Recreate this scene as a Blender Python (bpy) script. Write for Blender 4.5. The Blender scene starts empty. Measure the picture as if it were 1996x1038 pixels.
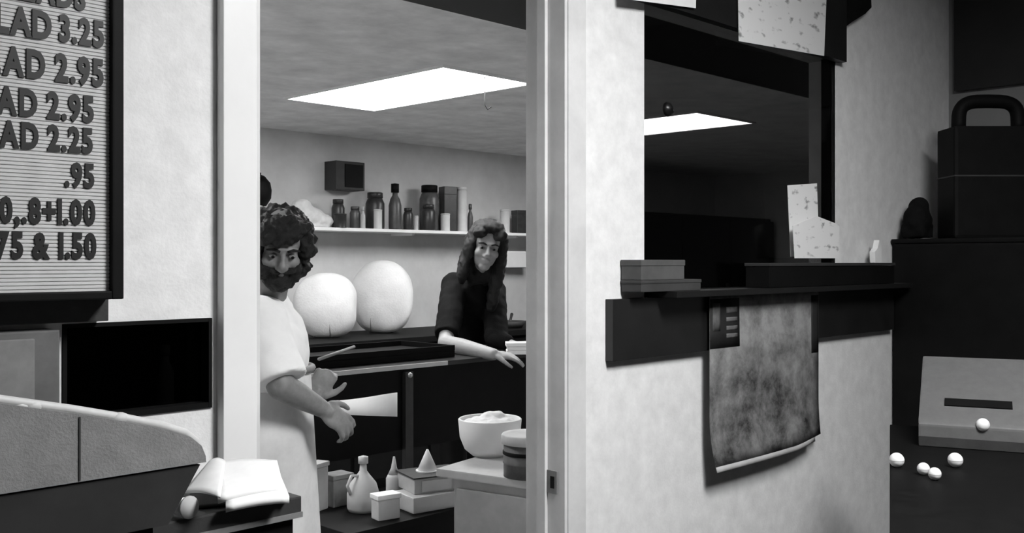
import bpy, bmesh, math, random
from mathutils import Vector, Matrix, noise
random.seed(7)
PI = math.pi
SC = bpy.context.scene
COL = SC.collection

# ------------------------------------------------------------------ camera
# building axes: X runs along the partition wall, Y goes into the kitchen, Z up
F = 1950.0; CX = 998.0; HY = 510.0; EYE = 1.50
ANG = math.radians(44.27)
CAM = Vector((-1.933, -1.885, EYE))
FWD = Vector((math.cos(ANG), math.sin(ANG), 0)); RGT = Vector((math.sin(ANG), -math.cos(ANG), 0)); UP = Vector((0, 0, 1))
cd = bpy.data.cameras.new('camera'); cam = bpy.data.objects.new('camera', cd); COL.objects.link(cam)
cam.location = CAM; cam.rotation_euler = (PI/2, 0, ANG - PI/2)
cd.sensor_width = 36; cd.lens = 36*F/1996; cd.shift_y = -(519-HY)/1996; cd.clip_start = .05
SC.camera = cam

# ------------------------------------------------------------------ world, exposure
w = bpy.data.worlds.new('world'); SC.world = w; w.use_nodes = True
w.node_tree.nodes['Background'].inputs[0].default_value = (.5, .5, .5, 1)
w.node_tree.nodes['Background'].inputs[1].default_value = .02
SC.view_settings.view_transform = 'Standard'; SC.view_settings.look = 'None'
SC.view_settings.exposure = 0.0; SC.view_settings.gamma = 1; SC.view_settings.use_curve_mapping = False
KITCHEN_LAMP = 18.0      # strength of the kitchen ceiling panels
SHOP_LAMP = 66.0        # strength of the unseen shop ceiling panel

# ------------------------------------------------------------------ pixel helpers (a pixel is only a direction)
def ray(px, py): return FWD + RGT*((px-CX)/F) - UP*((py-HY)/F)
def P(px, py, d): return CAM + ray(px, py)*d
def onT(px, py, t): r = ray(px, py); return CAM + r*((t-CAM.y)/r.y)
def onS(px, py, s): r = ray(px, py); return CAM + r*((s-CAM.x)/r.x)
def onZ(px, py, z): r = ray(px, py); return CAM + r*((z-CAM.z)/r.z)

# ------------------------------------------------------------------ materials
MATS = {}
def mat(name, v, rough=.6, var=.12, scale=8, bump=.0, metal=0, emit=0, spec=.4):
    if name in MATS: return MATS[name]
    m = bpy.data.materials.new(name); m.use_nodes = True; nt = m.node_tree; b = nt.nodes['Principled BSDF']
    b.inputs['Roughness'].default_value = rough; b.inputs['Metallic'].default_value = metal
    b.inputs['Specular IOR Level'].default_value = spec
    tc = nt.nodes.new('ShaderNodeTexCoord'); n = nt.nodes.new('ShaderNodeTexNoise'); n.inputs['Scale'].default_value = scale
    n.inputs['Detail'].default_value = 6; n.inputs['Roughness'].default_value = .65
    nt.links.new(tc.outputs['Object'], n.inputs['Vector'])
    r = nt.nodes.new('ShaderNodeValToRGB'); lo = max(0, v*(1-var)); hi = min(.93, v*(1+var))
    r.color_ramp.elements[0].position = .3; r.color_ramp.elements[1].position = .7
    r.color_ramp.elements[0].color = (lo, lo, lo, 1); r.color_ramp.elements[1].color = (hi, hi, hi, 1)
    nt.links.new(n.outputs['Fac'], r.inputs['Fac']); nt.links.new(r.outputs['Color'], b.inputs['Base Color'])
    if bump:
        n2 = nt.nodes.new('ShaderNodeTexNoise'); n2.inputs['Scale'].default_value = scale*9; n2.inputs['Detail'].default_value = 4
        nt.links.new(tc.outputs['Object'], n2.inputs['Vector'])
        bp = nt.nodes.new('ShaderNodeBump'); bp.inputs['Strength'].default_value = bump; bp.inputs['Distance'].default_value = .004
        nt.links.new(n2.outputs['Fac'], bp.inputs['Height']); nt.links.new(bp.outputs['Normal'], b.inputs['Normal'])
    if emit:
        b.inputs['Emission Color'].default_value = (1, 1, 1, 1); b.inputs['Emission Strength'].default_value = emit
    MATS[name] = m; return m
M_WALL = mat('wall_paint', .80, .75, .10, 14, .25)
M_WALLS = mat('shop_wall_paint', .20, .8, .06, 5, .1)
M_KWALL = mat('kitchen_wall_paint', .60, .7, .10, 4, .1)
M_KCEIL = mat('kitchen_ceiling_board', .75, .9, .18, 5, .2)
M_SCEIL = mat('shop_ceiling_board', .6, .9, .1, 6)
M_DARKWOOD = mat('dark_stained_board', .009, .5, .3, 9, .1)
M_BLACK = mat('black_enamel', .005, .6, .3, 12, .05, spec=.12)
M_BLACKG = mat('black_gloss', .008, .35, .3, 12, spec=.4)
M_FLOOR = mat('dark_floor_tile', .06, .5, .3, 6)
M_TRIM = mat('white_gloss_trim', .84, .35, .03, 6)
M_JAMB = mat('door_frame_enamel', .66, .4, .12, 6)
M_WHITE = mat('white_plastic', .8, .45, .05, 6)
M_PAPER = mat('white_paper', .85, .8, .04, 20)
M_CARD = mat('pale_cardboard', .45, .8, .12, 10)
M_GREY = mat('mid_grey', .2, .6, .2, 14, .1)
M_DGREY = mat('dark_grey', .032, .6, .25, 14, .1)
M_STEEL = mat('brushed_steel', .55, .35, .08, 30, metal=.8)
M_SKIN = mat('skin', .34, .55, .12, 25, .05)
M_SKIN2 = mat('skin_man', .20, .5, .2, 30, .05)
M_ARM = mat('skin_arm', .30, .55, .1, 25, .05)
M_HAIR = mat('black_hair', .012, .5, .4, 60, .8, spec=.3)
M_SHIRT = mat('white_cotton', .86, .9, .03, 20, .1)
M_APRON = mat('apron_cloth', .68, .9, .14, 7, .1)
M_KNIT = mat('black_knit', .006, .9, .3, 30, .5, spec=.1)
M_JAR = mat('dark_jar_contents', .03, .35, .4, 20)
M_JAR2 = mat('brown_jar_contents', .075, .35, .3, 20)
M_PALE = mat('pale_enamel', .58, .6, .10, 8)
M_CASE = mat('grey_case_vinyl', .21, .7, .15, 30, .3)
M_BOARD = mat('letter_board_felt', .60, .9, .06, 30)
M_LETTER = mat('black_letter', .006, .5, .2, 20)

# ------------------------------------------------------------------ mesh helpers
def new(name, bm, m, parent=None, smooth=False, bevel=0):
    if bevel:
        try: bmesh.ops.bevel(bm, geom=list(bm.edges), offset=bevel, segments=2, affect='EDGES', profile=.7)
        except Exception: pass
    bmesh.ops.recalc_face_normals(bm, faces=bm.faces)
    me = bpy.data.meshes.new(name); bm.to_mesh(me); bm.free()
    if m: me.materials.append(m)
    if smooth:
        for p in me.polygons: p.use_smooth = True
    o = bpy.data.objects.new(name, me); COL.objects.link(o)
    if parent: o.parent = parent
    return o
def tag(o, label, cat, group=None, kind=None):
    o['label'] = label; o['category'] = cat
    if group: o['group'] = group
    if kind: o['kind'] = kind
    return o
def struct(o): o['kind'] = 'structure'; return o
def empty(name, loc, rz=0, label=None, cat=None, group=None):
    o = bpy.data.objects.new(name, None); COL.objects.link(o); o.location = loc; o.rotation_euler = (0, 0, rz); o.empty_display_size = .1
    if label: tag(o, label, cat, group)
    return o
def B(): return bmesh.new()
def bx(bm, x0, x1, y0, y1, z0, z1):
    v = [bm.verts.new((x, y, z)) for z in (z0, z1) for y in (y0, y1) for x in (x0, x1)]
    for f in ((0,2,3,1),(4,5,7,6),(0,1,5,4),(2,6,7,3),(0,4,6,2),(1,3,7,5)): bm.faces.new([v[i] for i in f])
    return bm
def box(name, m, x0, x1, y0, y1, z0, z1, parent=None, bevel=0):
    return new(name, bx(B(), x0, x1, y0, y1, z0, z1), m, parent, False, bevel)
def lathe(bm, prof, c=(0,0,0), n=28, sx=1, sy=1):
    rings = []
    for r, z in prof:
        if r < 1e-5: rings.append([bm.verts.new((c[0], c[1], c[2]+z))])
        else: rings.append([bm.verts.new((c[0]+r*sx*math.cos(2*PI*i/n), c[1]+r*sy*math.sin(2*PI*i/n), c[2]+z)) for i in range(n)])
    for a, b in zip(rings, rings[1:]):
        for i in range(n):
            j = (i+1) % n
            if len(a) == 1 and len(b) == 1: continue
            if len(a) == 1: bm.faces.new((a[0], b[i], b[j]))
            elif len(b) == 1: bm.faces.new((a[i], a[j], b[0]))
            else: bm.faces.new((a[i], a[j], b[j], b[i]))
    for r in (rings[0], rings[-1]):
        if len(r) > 2:
            try: bm.faces.new(r)
            except ValueError: pass
    return bm
def frame_of(d):
    d = d.normalized(); a = Vector((0,0,1)) if abs(d.z) < .9 else Vector((1,0,0))
    x = d.cross(a).normalized(); return x, d.cross(x).normalized()
def tube(bm, pts, radii, n=12, cap=True, flat=1.0):
    pts = [Vector(p) for p in pts]
    if not hasattr(radii, '__len__'): radii = [radii]*len(pts)
    x = None; rings = []
    for i, p in enumerate(pts):
        d = (pts[min(i+1, len(pts)-1)] - pts[max(i-1, 0)]).normalized()
        if x is None: x, y = frame_of(d)
        else: x = (x - d*x.dot(d)).normalized(); y = d.cross(x)
        rings.append([bm.verts.new(p + (x*math.cos(2*PI*k/n) + y*math.sin(2*PI*k/n)*flat)*radii[i]) for k in range(n)])
    for a, b in zip(rings, rings[1:]):
        for k in range(n): bm.faces.new((a[k], a[(k+1)%n], b[(k+1)%n], b[k]))
    if cap: bm.faces.new(rings[0]); bm.faces.new(rings[-1])
    return bm
def ball(bm, c, r, rx=None, seg=16):
    """ellipsoid; r = (a,b,c) with optional 3x3 axes"""
    if not hasattr(r, '__len__'): r = (r, r, r)
    A = rx if rx else Matrix.Identity(3)
    m = Matrix.Translation(Vector(c)) @ A.to_4x4() @ Matrix.Diagonal((r[0], r[1], r[2], 1))
    bmesh.ops.create_uvsphere(bm, u_segments=seg, v_segments=seg*3//4, radius=1, matrix=m); return bm
def limb(bm, pts, radii, n=14):
    """tapered limb with rounded joints, overlapping solids for the voxel union"""
    tube(bm, pts, radii, n)
    for p, r in zip(pts, radii): ball(bm, p, r*.99, seg=12)
    return bm
def prism(bm, poly, h0, h1, axis='y'):
    """polygon in two coordinates extruded along the third axis"""
    def v(a, b, h): return {'y': (a, h, b), 'x': (h, a, b), 'z': (a, b, h)}[axis]
    lo = [bm.verts.new(v(a, b, h0)) for a, b in poly]; hi = [bm.verts.new(v(a, b, h1)) for a, b in poly]
    n = len(poly); bm.faces.new(lo); bm.faces.new(hi[::-1])
    for i in range(n): bm.faces.new((lo[i], lo[(i+1)%n], hi[(i+1)%n], hi[i]))
    return bm
def fuse(name, bm, m, parent=None, voxel=.007, smooth=4, disp=0, dscale=20, fac=.5):
    """union of the overlapping solids in bm into one continuous skin"""
    bmesh.ops.recalc_face_normals(bm, faces=bm.faces)
    me = bpy.data.meshes.new(name); bm.to_mesh(me); bm.free()
    t = bpy.data.objects.new('fusing', me); COL.objects.link(t)
    r = t.modifiers.new('r', 'REMESH'); r.mode = 'VOXEL'; r.voxel_size = voxel
    if smooth:
        s = t.modifiers.new('s', 'SMOOTH'); s.iterations = smooth; s.factor = fac
    dg = bpy.context.evaluated_depsgraph_get()
    out = bpy.data.meshes.new_from_object(t.evaluated_get(dg)); out.name = name
    bpy.data.objects.remove(t); bpy.data.meshes.remove(me)
    if disp:
        ns = [v.normal.copy() for v in out.vertices]
        for v, nn in zip(out.vertices, ns):
            q = v.co*dscale
            v.co += nn*disp*(noise.noise(q) + .5*noise.noise(q*2.3))
    out.materials.clear(); out.materials.append(m)
    for p in out.polygons: p.use_smooth = True
    o = bpy.data.objects.new(name, out); COL.objects.link(o)
    if parent: o.parent = parent
    return o

# ================================================================== SETTING
KC = 2.40      # kitchen ceiling
SCL = 2.95     # shop ceiling
TB = 4.0       # kitchen back wall
D0, D1 = -.798, .205     # doorway
W0, W1 = .592, 1.879     # glazed pass-through
H0, H1 = -1.19, -.888    # dark hatch left of the door
WT = .12; HEAD = 2.32; HZ0, HZ1 = 1.20, 1.385
bm = B()
bx(bm, -4.0, H0, 0, WT, 0, SCL)
bx(bm, H0, H1, 0, WT, 0, HZ0); bx(bm, H0, H1, 0, WT, HZ1, SCL)
bx(bm, H1, D0, 0, WT, 0, SCL); bx(bm, D0, D1, 0, WT, HEAD, SCL)
bx(bm, D1, W0, 0, WT, 0, SCL); bx(bm, W0, W1, 0, WT, 0, 1.385); bx(bm, W0, W1, 0, WT, HEAD, SCL)
bx(bm, W1, 3.18, 0, WT, 0, SCL)
struct(new('wall_partition', bm, M_WALL))
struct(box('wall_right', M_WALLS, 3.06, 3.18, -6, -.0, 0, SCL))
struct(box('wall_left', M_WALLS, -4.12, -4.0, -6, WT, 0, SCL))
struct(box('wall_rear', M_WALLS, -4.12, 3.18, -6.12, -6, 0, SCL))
struct(box('floor', M_FLOOR, -4.12, 3.18, -6.12, .06, -.1, 0))
struct(box('floor', mat('kitchen_floor_tile', .30, .5, .2, 6), -1.72, 7.3, .06, 4.12, -.1, 0))
struct(box('ceiling', M_SCEIL, -4.12, 3.18, -6.12, 0, SCL, SCL+.08))
struct(box('ceiling', M_KCEIL, -1.72, 7.3, WT, 4.12, KC, KC+.08))
struct(box('wall_kitchen_back', M_KWALL, -1.72, 7.3, TB, TB+.12, 0, KC))
struct(box('wall_kitchen_left', M_KWALL, -1.72, -1.6, WT, TB, 0, KC))
struct(box('wall_kitchen_right', M_KWALL, 7.2, 7.3, WT, TB, 0, KC))
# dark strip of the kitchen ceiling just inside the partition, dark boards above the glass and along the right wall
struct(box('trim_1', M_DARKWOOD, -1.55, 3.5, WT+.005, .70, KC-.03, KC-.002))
struct(box('trim_2', M_DARKWOOD, .40, W1+.02, -.035, -.002, 2.305, SCL-.02))
struct(box('trim_3', M_DARKWOOD, 3.02, 3.058, -5.9, -.04, 2.325, SCL-.02))
# door casing and lining
c = empty('door_1', (0, 0, 0)); struct(c)
box('casing', M_TRIM, D0-.078, D0, -.028, -.001, 0, HEAD+.08, c, .003)
box('casing', M_JAMB, D1, D1+.077, -.024, -.001, 0, HEAD+.08, c, .003)
box('casing', M_TRIM, D0, D1, -.024, -.001, HEAD, HEAD+.08, c, .003)
box('lining', M_JAMB, D1-.012, D1-.0005, -.02, WT+.01, 0, HEAD, c)
box('lining', M_JAMB, D0+.0005, D0+.012, -.02, WT+.01, 0, HEAD, c)
box('door_stop', M_JAMB, D1-.024, D1-.012, .045, .075, 0, HEAD, c)
sp = P(1073, 945, 2.80)
k = box('strike_plate', M_GREY, D1-.016, D1-.012, .006, .044, sp.z-.035, sp.z+.03, c, .001)
box('latch_hole', M_BLACK, D1-.0175, D1-.0155, .016, .030, sp.z-.02, sp.z+.014, k)

# hatch in the partition: black glass in front of an unlit cupboard
h = empty('window_1', ((H0+H1)/2, 0, HZ0)); struct(h)
def child_box(name, m, parent, x0, x1, y0, y1, z0, z1, bevel=0):
    o = box(name, m, x0, x1, y0, y1, z0, z1, parent, bevel); o.matrix_parent_inverse = Matrix.Translation(-Vector(parent.location)); return o
child_box('cupboard_back', M_BLACK, h, H0, H1, .105, .118, HZ0, HZ1)
gl = bpy.data.materials.new('dark_glass'); gl.use_nodes = True; nt = gl.node_tree; nt.nodes.clear()
def glass_mat(m, tr, gloss, rough=.05):
    nt = m.node_tree; nt.nodes.clear(); o = nt.nodes.new('ShaderNodeOutputMaterial'); mx = nt.nodes.new('ShaderNodeMixShader')
    a = nt.nodes.new('ShaderNodeBsdfTransparent'); a.inputs[0].default_value = (tr, tr, tr, 1)
    g = nt.nodes.new('ShaderNodeBsdfGlossy'); g.inputs[0].default_value = (1, 1, 1, 1); g.inputs['Roughness'].default_value = rough
    fr = nt.nodes.new('ShaderNodeFresnel'); fr.inputs[0].default_value = gloss
    nt.links.new(fr.outputs[0], mx.inputs[0]); nt.links.new(a.outputs[0], mx.inputs[1]); nt.links.new(g.outputs[0], mx.inputs[2]); nt.links.new(mx.outputs[0], o.inputs[0])
glass_mat(gl, .22, 1.10)
child_box('pane', gl, h, H0+.001, H1-.001, .028, .034, HZ0+.001, HZ1-.001)
for a in ((H0, H0+.008, HZ0, HZ1), (H1-.008, H1, HZ0, HZ1), (H0+.008, H1-.008, HZ0, HZ0+.012), (H0+.008, H1-.008, HZ1-.008, HZ1)):
    child_box('frame_bar', M_BLACK, h, a[0]+.0003, a[1]-.0003, -.004, .04, a[2]+.0003, a[3]-.0003)
# pass-through glass
wn = empty('window_2', ((W0+W1)/2, 0, 1.385)); struct(wn)
gt = bpy.data.materials.new('smoked_glass'); gt.use_nodes = True; glass_mat(gt, .38, 1.10)
child_box('pane', gt, wn, W0+.001, W1-.001, .004, .010, 1.386, HEAD-.001)
child_box('frame_bar', M_BLACK, wn, W1-.03, W1-.001, .011, .05, 1.386, HEAD-.001)
child_box('frame_bar', M_BLACK, wn, W0+.001, W1-.031, .011, .05, 1.386, 1.41)

# ------------------------------------------------------------------ ceiling lights
def troffer(x0, x1, y0, y1, z, strength, name, label, group):
    o = empty(name, ((x0+x1)/2, (y0+y1)/2, z), 0, label, 'ceiling light', group)
    e = mat('lamp_diffuser_%g' % strength, .8, .5, .02, 5, emit=strength)
    hx, hy = (x1-x0)/2, (y1-y0)/2; f = .018
    box('diffuser', e, -hx+f, hx-f, -hy+f, hy-f, -.006, -.001, o)
    for a in ((-hx, hx, -hy, -hy+f), (-hx, hx, hy-f, hy), (-hx, -hx+f, -hy+f, hy-f), (hx-f, hx, -hy+f, hy-f)):
        box('frame_bar', M_WHITE, a[0], a[1], a[2], a[3], -.012, -.001, o)
    return o
LG = 'fluorescent panels in the kitchen ceiling'
troffer(1.11, 1.74, 1.52, 2.83, KC, KITCHEN_LAMP, 'ceiling_light', 'long bright fluorescent panel in kitchen ceiling, seen through the open doorway', LG)
troffer(3.10, 3.77, 1.48, 2.80, KC, KITCHEN_LAMP, 'ceiling_light', 'bright fluorescent ceiling panel seen through the dark glass behind the taped papers', LG)
troffer(-.88, -.25, 1.50, 2.80, KC, KITCHEN_LAMP, 'ceiling_light', 'fluorescent ceiling panel above the person in the white shirt', LG)  # unseen panel, added to brighten the person in white
troffer(-.35, .25, -2.6, -1.4, SCL, SHOP_LAMP, 'ceiling_light', 'fluorescent panel in the shop ceiling in front of the menu board', 'fluorescent panels in the shop ceiling')  # unseen panel, added to light the shop side of the partition

# ================================================================== MENU BOARD
TBD = -.10                                   # face of the board
fr_r = onT(235, 300, TBD).x; fr_l = onT(213, 300, TBD).x; bz0 = onT(225, 567, TBD).z; bzf = onT(228, 582, TBD).z
BL = -1.78; BT = 2.42
mb = empty('menu_board', ((BL+fr_r)/2, -.03, bzf), 0, 'large grey grooved menu letter board in a black frame on the white wall', 'menu board')
MI = Matrix.Translation(-Vector(mb.location))
def mbc(o): o.parent = mb; o.matrix_parent_inverse = MI; return o
bm = B(); pitch = .0066; prof = []
nr = int((BT-bz0)/pitch)
for i in range(nr):                          # grooved felt face, one ridge every 6.6 mm
    z = bz0 + i*pitch
    prof += [(TBD, z), (TBD, z+pitch*.62), (TBD+.0022, z+pitch*.74), (TBD+.0022, z+pitch*.9)]
prof += [(TBD, BT), (-.04, BT), (-.04, bz0)]
prism(bm, prof, BL, fr_l+.002, 'x')
mbc(new('letter_panel', bm, M_BOARD))
mbc(box('frame_bar', M_BLACK, fr_l, fr_r, TBD-.014, -.03, bzf, BT+.02, None, .003))
mbc(box('frame_bar', M_BLACK, BL-.02, fr_l-.0005, TBD-.014, -.03, bzf, bz0+.001, None, .003))
mbc(box('frame_bar', M_BLACK, BL-.02, fr_l-.0005, TBD-.014, -.03, BT, BT+.02, None, .003))
mbc(box('frame_bar', M_BLACK, BL-.02, BL, TBD-.014, -.03, bz0+.002, BT-.001, None, .003))
mbc(box('mounting_rail', M_DGREY, BL, onT(205, 600, -.03).x, -.045, -.002, onT(120, 628, -.03).z, bzf-.001, None, .002))  # dark strip standing in for the board's shadow on the wall
GLY = {}
def glyph(ch, sx):
    if ch in GLY: return GLY[ch]
    cu = bpy.data.curves.new('glyph', 'FONT'); cu.body = ch; cu.size = 1; cu.extrude = .035; cu.offset = .045; cu.resolution_u = 3
    t = bpy.data.objects.new('glyph', cu); COL.objects.link(t)
    dg = bpy.context.evaluated_depsgraph_get(); me = bpy.data.meshes.new_from_object(t.evaluated_get(dg))
    bpy.data.objects.remove(t); bpy.data.curves.remove(cu)
    me.materials.clear(); me.materials.append(M_LETTER)
    xs = [v.co.x for v in me.vertices]; lo, hi = min(xs), max(xs)
    for v in me.vertices: v.co.x -= lo
    GLY[ch] = (me, hi-lo); return GLY[ch]
def row(text, px, ytop, ybot, sx=.66, heavy=0):
    zb = onT(px, ybot, TBD).z; zt = onT(px, ytop, TBD).z; sz = (zt-zb)/.73
    x = onT(px, ybot, TBD).x
    for ch in reversed(text):
        if ch == ' ': x -= sz*.20; continue
        me, wd = glyph(ch, sx)
        x -= wd*sz*sx
        if x < BL: break
        o = bpy.data.objects.new('letter', me); COL.objects.link(o); mbc(o)
        o.location = (x, TBD-.001, zb); o.rotation_euler = (PI/2, 0, 0); o.scale = (sz*sx, sz, sz*.8)
        x -= sz*(.05-heavy)
row('SALADS', 166, -30, 20, .66, .03); row(' 3.25', 202, 42, 92); row('SALAD', 100, 24, 77, .70, .045)
row('SALAD 2.95', 201, 116, 168); row('SALAD 2.95', 182, 188, 238)
row('SALAD 2.25', 180, 250, 298); row('.95', 183, 319, 365); row('.50,.8+1.00', 185, 390, 437); row('.75 & 1.50', 187, 454, 502)

# grey wall box left of the hatch
g0 = onT(-60, 700, -.06); g1 = onT(117, 700, -.06)
gb = empty('wall_cabinet', ((g0.x+g1.x)/2, -.03, 1.18), 0, 'grey metal wall box with a lighter panel, below the menu board', 'box')
GI = Matrix.Translation(-Vector(gb.location))
o = box('body', mat('wall_box_grey', .12, .6, .2, 14), g0.x, g1.x, -.06, -.002, 1.17, onT(117, 642, -.06).z, gb, .004); o.matrix_parent_inverse = GI
o = box('panel', mat('pale_grey_panel', .20, .6, .15, 20), g0.x+.02, onT(68, 700, -.066).x, -.066, -.06, 1.20, onT(60, 660, -.066).z, gb, .002); o.matrix_parent_inverse = GI
# small bottle shape added as a pale highlight behind the hatch glass
bp = onT(322, 740, .07)
b_ = empty('small_bottle', (bp.x, .07, HZ0+.0005), 0, 'small pale bottle standing behind the dark hatch glass', 'bottle')
new('body', lathe(B(), [(0, 0), (.016, 0), (.017, .01), (.017, .075), (.008, .095), (.008, .108)]), M_CARD, b_, True)
new('cap', lathe(B(), [(0, .108), (.010, .108), (.010, .128), (0, .128)]), M_WHITE, b_, True)

# ================================================================== SALES LEDGE, GREY CASE, PAPERS
LZ = 1.05; LX1 = onT(588, 980, -.25).x
lg = empty('sales_ledge', (-1.4, -.13, 0), 0, 'narrow dark ledge below the white post, carrying the open book', 'counter')
LI = Matrix.Translation(-Vector(lg.location))
def lc(o): o.matrix_parent_inverse = LI; return o
lc(box('top', M_DGREY, -1.75, LX1, -.25, -.03, LZ-.034, LZ, lg, .004))
lc(box('edge_strip', M_GREY, -1.75, LX1, -.254, -.2505, LZ-.04, LZ-.030, lg))
lc(box('front_panel', M_BLACK, -1.74, LX1-.01, -.235, -.03, 0, LZ-.0345, lg))
# grey tapered case on a dark stand, in front of the ledge
TC = -.45
x_end = onT(402, 880, TC).x; zb = 1.185
pts = []
for px, py in ((-60, 777), (0, 786), (150, 806), (250, 822), (330, 838), (372, 851), (393, 868), (401, 888)):
    q = onT(px, py, TC); pts.append((q.x, q.z))
poly = pts + [(x_end, zb+.002), (pts[0][0]-.1, zb+.002), (pts[0][0]-.1, pts[0][1]+.005)]
cs = empty('counter_case', (-1.35, -.33, zb), 0, 'grey case with sloping top and rounded end on the dark stand below the menu board', 'case')
CI = Matrix.Translation(-Vector(cs.location))
o = new('body', prism(B(), poly, TC, TC+.26), M_CASE, cs, False); o.matrix_parent_inverse = CI
xs = onT(155, 860, TC).x
bm = B(); pl = [(a, TC+.02, b+.004) for a, b in pts]; tube(bm, pl, .007, 8)
o = new('trim_bead', bm, mat('pale_trim', .5, .5, .1, 20), cs, True); o.matrix_parent_inverse = CI
o = box('seam', M_DGREY, xs-.0012, xs+.0012, TC-.0015, TC, zb+.004, onT(155, 812, TC).z, cs); o.matrix_parent_inverse = CI
for px, r in ((35, .008), (60, .009), (226, .010)):
    q = onT(px, 790 if px < 200 else 813, TC+.03)
    bm = B(); ball(bm, (q.x, TC+.02, q.z), (r*1.5, r, r*.9), seg=10)
    o = new('rivet', bm, mat('pale_trim', .5), cs, True); o.matrix_parent_inverse = CI
st = empty('case_stand', (-1.4, -.32, 0), 0, 'dark stand on the floor under the grey sloping case', 'stand')
SI = Matrix.Translation(-Vector(st.location))
o = prism(B(), [(-1.85, 1.10), (onT(330, 950, TC).x, 1.10), (x_end-.008, 1.184), (-1.85, 1.184)], TC+.004, TC+.195)
o = new('top_band', o, mat('stand_band', .02, .6, .3, 14), st); o.matrix_parent_inverse = SI
o = box('body', M_BLACK, -1.84, onT(310, 950, TC).x, TC+.02, TC+.19, 0, 1.0995, st); o.matrix_parent_inverse = SI

# open book of papers on the ledge
bk = empty('open_book', (-.95, -.13, LZ), 0, 'open book of white pages lying on the dark ledge at the post', 'book')
BI = Matrix.Translation(-Vector(bk.location))
def sheet(name, m, corners, th, par, inv, bow=.0, n=8):
    """thick quad: corners bottom-left, bottom-right, top-right, top-left; bows up in the middle"""
    a, b, c_, d = [Vector(q) for q in corners]; bm = B(); g = []
    for lay in (0, 1):
        for j in range(n+1):
            for i in range(n+1):
                u, v = i/n, j/n; p = (a*(1-u)+b*u)*(1-v) + (d*(1-u)+c_*u)*v
                p = p + Vector((0, 0, bow*math.sin(PI*u) - lay*th)); g.append(bm.verts.new(p))
    N = (n+1)*(n+1); ix = lambda l, i, j: g[l*N + j*(n+1) + i]
    for j in range(n):
        for i in range(n):
            bm.faces.new((ix(0,i,j), ix(0,i+1,j), ix(0,i+1,j+1), ix(0,i,j+1))); bm.faces.new((ix(1,i,j), ix(1,i,j+1), ix(1,i+1,j+1), ix(1,i+1,j)))
    for i in range(n):
        bm.faces.new((ix(0,i,0), ix(1,i,0), ix(1,i+1,0), ix(0,i+1,0))); bm.faces.new((ix(0,i,n), ix(0,i+1,n), ix(1,i+1,n), ix(1,i,n)))
        bm.faces.new((ix(0,0,i), ix(0,0,i+1), ix(1,0,i+1), ix(1,0,i))); bm.faces.new((ix(0,n,i), ix(1,n,i), ix(1,n,i+1), ix(0,n,i+1)))
    o = new(name, bm, m, par, True)
    if inv is not None: o.matrix_parent_inverse = inv
    return o
def bp_(px, py, h): return onZ(px, py, LZ+h)
sheet('cover', M_BLACK, (bp_(366, 990, .004), bp_(566, 972, .004), bp_(552, 938, .012), bp_(372, 945, .012)), .0035, bk, BI, .0)
sheet('page_block', M_PAPER, (bp_(440, 984, .018), bp_(564, 966, .018), bp_(548, 928, .030), bp_(440, 950, .030)), .013, bk, BI, .003)
sheet('page_block', M_PAPER, (bp_(425, 966, .032), bp_(552, 944, .032), bp_(540, 896, .062), bp_(418, 898, .062)), .014, bk, BI, .004)
sheet('loose_page', M_PAPER, (bp_(354, 960, .030), bp_(430, 967, .046), bp_(440, 897, .066), bp_(408, 897, .064)), .003, bk, BI, .006)
# paper cup lying on its side by the book
q0 = onZ(330, 985, LZ+.016); q1 = onZ(368, 988, LZ+.02)
cup = empty('paper_cup', (q0.x, q0.y, LZ), 0, 'white paper cup lying on its side at the end of the open book', 'cup')
bm = B(); tube(bm, [q0, q0.lerp(q1, .5), q1], [.010, .015, .018], 18); 
o = new('cup_wall', bm, M_PAPER, cup, True); o.matrix_parent_inverse = Matrix.Translation(-Vector(cup.location))
bm = B(); dd = (q1-q0).normalized(); tube(bm, [q1-dd*.001, q1+dd*.003], [.020, .020], 18)
o = new('rim', bm, M_CARD, cup, True); o.matrix_parent_inverse = Matrix.Translation(-Vector(cup.location))

# ================================================================== PASS-THROUGH: LEDGE, PAPERS, POSTER
sl = empty('serving_ledge', (1.3, -.03, 1.18), 0, 'dark ledge board running below the smoked glass', 'shelf')
SLI = Matrix.Translation(-Vector(sl.location))
ax0 = onT(1195, 640, -.03).x
def slc(o): o.matrix_parent_inverse = SLI; return o
slc(box('apron_board', mat('glossy_dark_board', .012, .4, .3, 9, spec=.5), ax0, 2.36, -.03, -.001, onT(1195, 704, -.03).z, onT(1195, 583, -.03).z, sl, .002))
zsh = onT(1195, 583, -.03).z
slc(box('shelf_board', M_DARKWOOD, W0+.02, 2.36, -.11, -.001, zsh+.0005, zsh+.02, sl, .002))
zs = zsh+.0205
# two flat cartons at the left end of the ledge
def carton(name, x0, x1, y0, y1, z0, z1, m, label, group=None):
    o = empty(name, ((x0+x1)/2, (y0+y1)/2, z0), 0, label, 'box', group); hx, hy, hz = (x1-x0)/2, (y1-y0)/2, z1-z0
    box('body', m, -hx, hx, -hy, hy, 0, hz*.86, o, .003); box('lid', m, -hx-.002, hx+.002, -hy-.002, hy+.002, hz*.70, hz, o, .003); return o
c0 = onT(1250, 560, -.08); c1 = onT(1366, 560, -.08); z1 = onT(1300, 545, -.08).z; z2 = onT(1300, 506, -.08).z
carton('flat_carton', c0.x, c1.x, -.08, -.005, zs, z1, mat('dark_carton', .045, .7, .2, 15), 'wide dark grey carton on the ledge, under the shorter carton')
carton('flat_carton', c0.x+.0, onT(1334, 520, -.08).x, -.08, -.005, z1+.0005, z2, mat('grey_carton', .085, .7, .2, 15), 'short grey carton stacked on the wider carton on the ledge')
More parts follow.
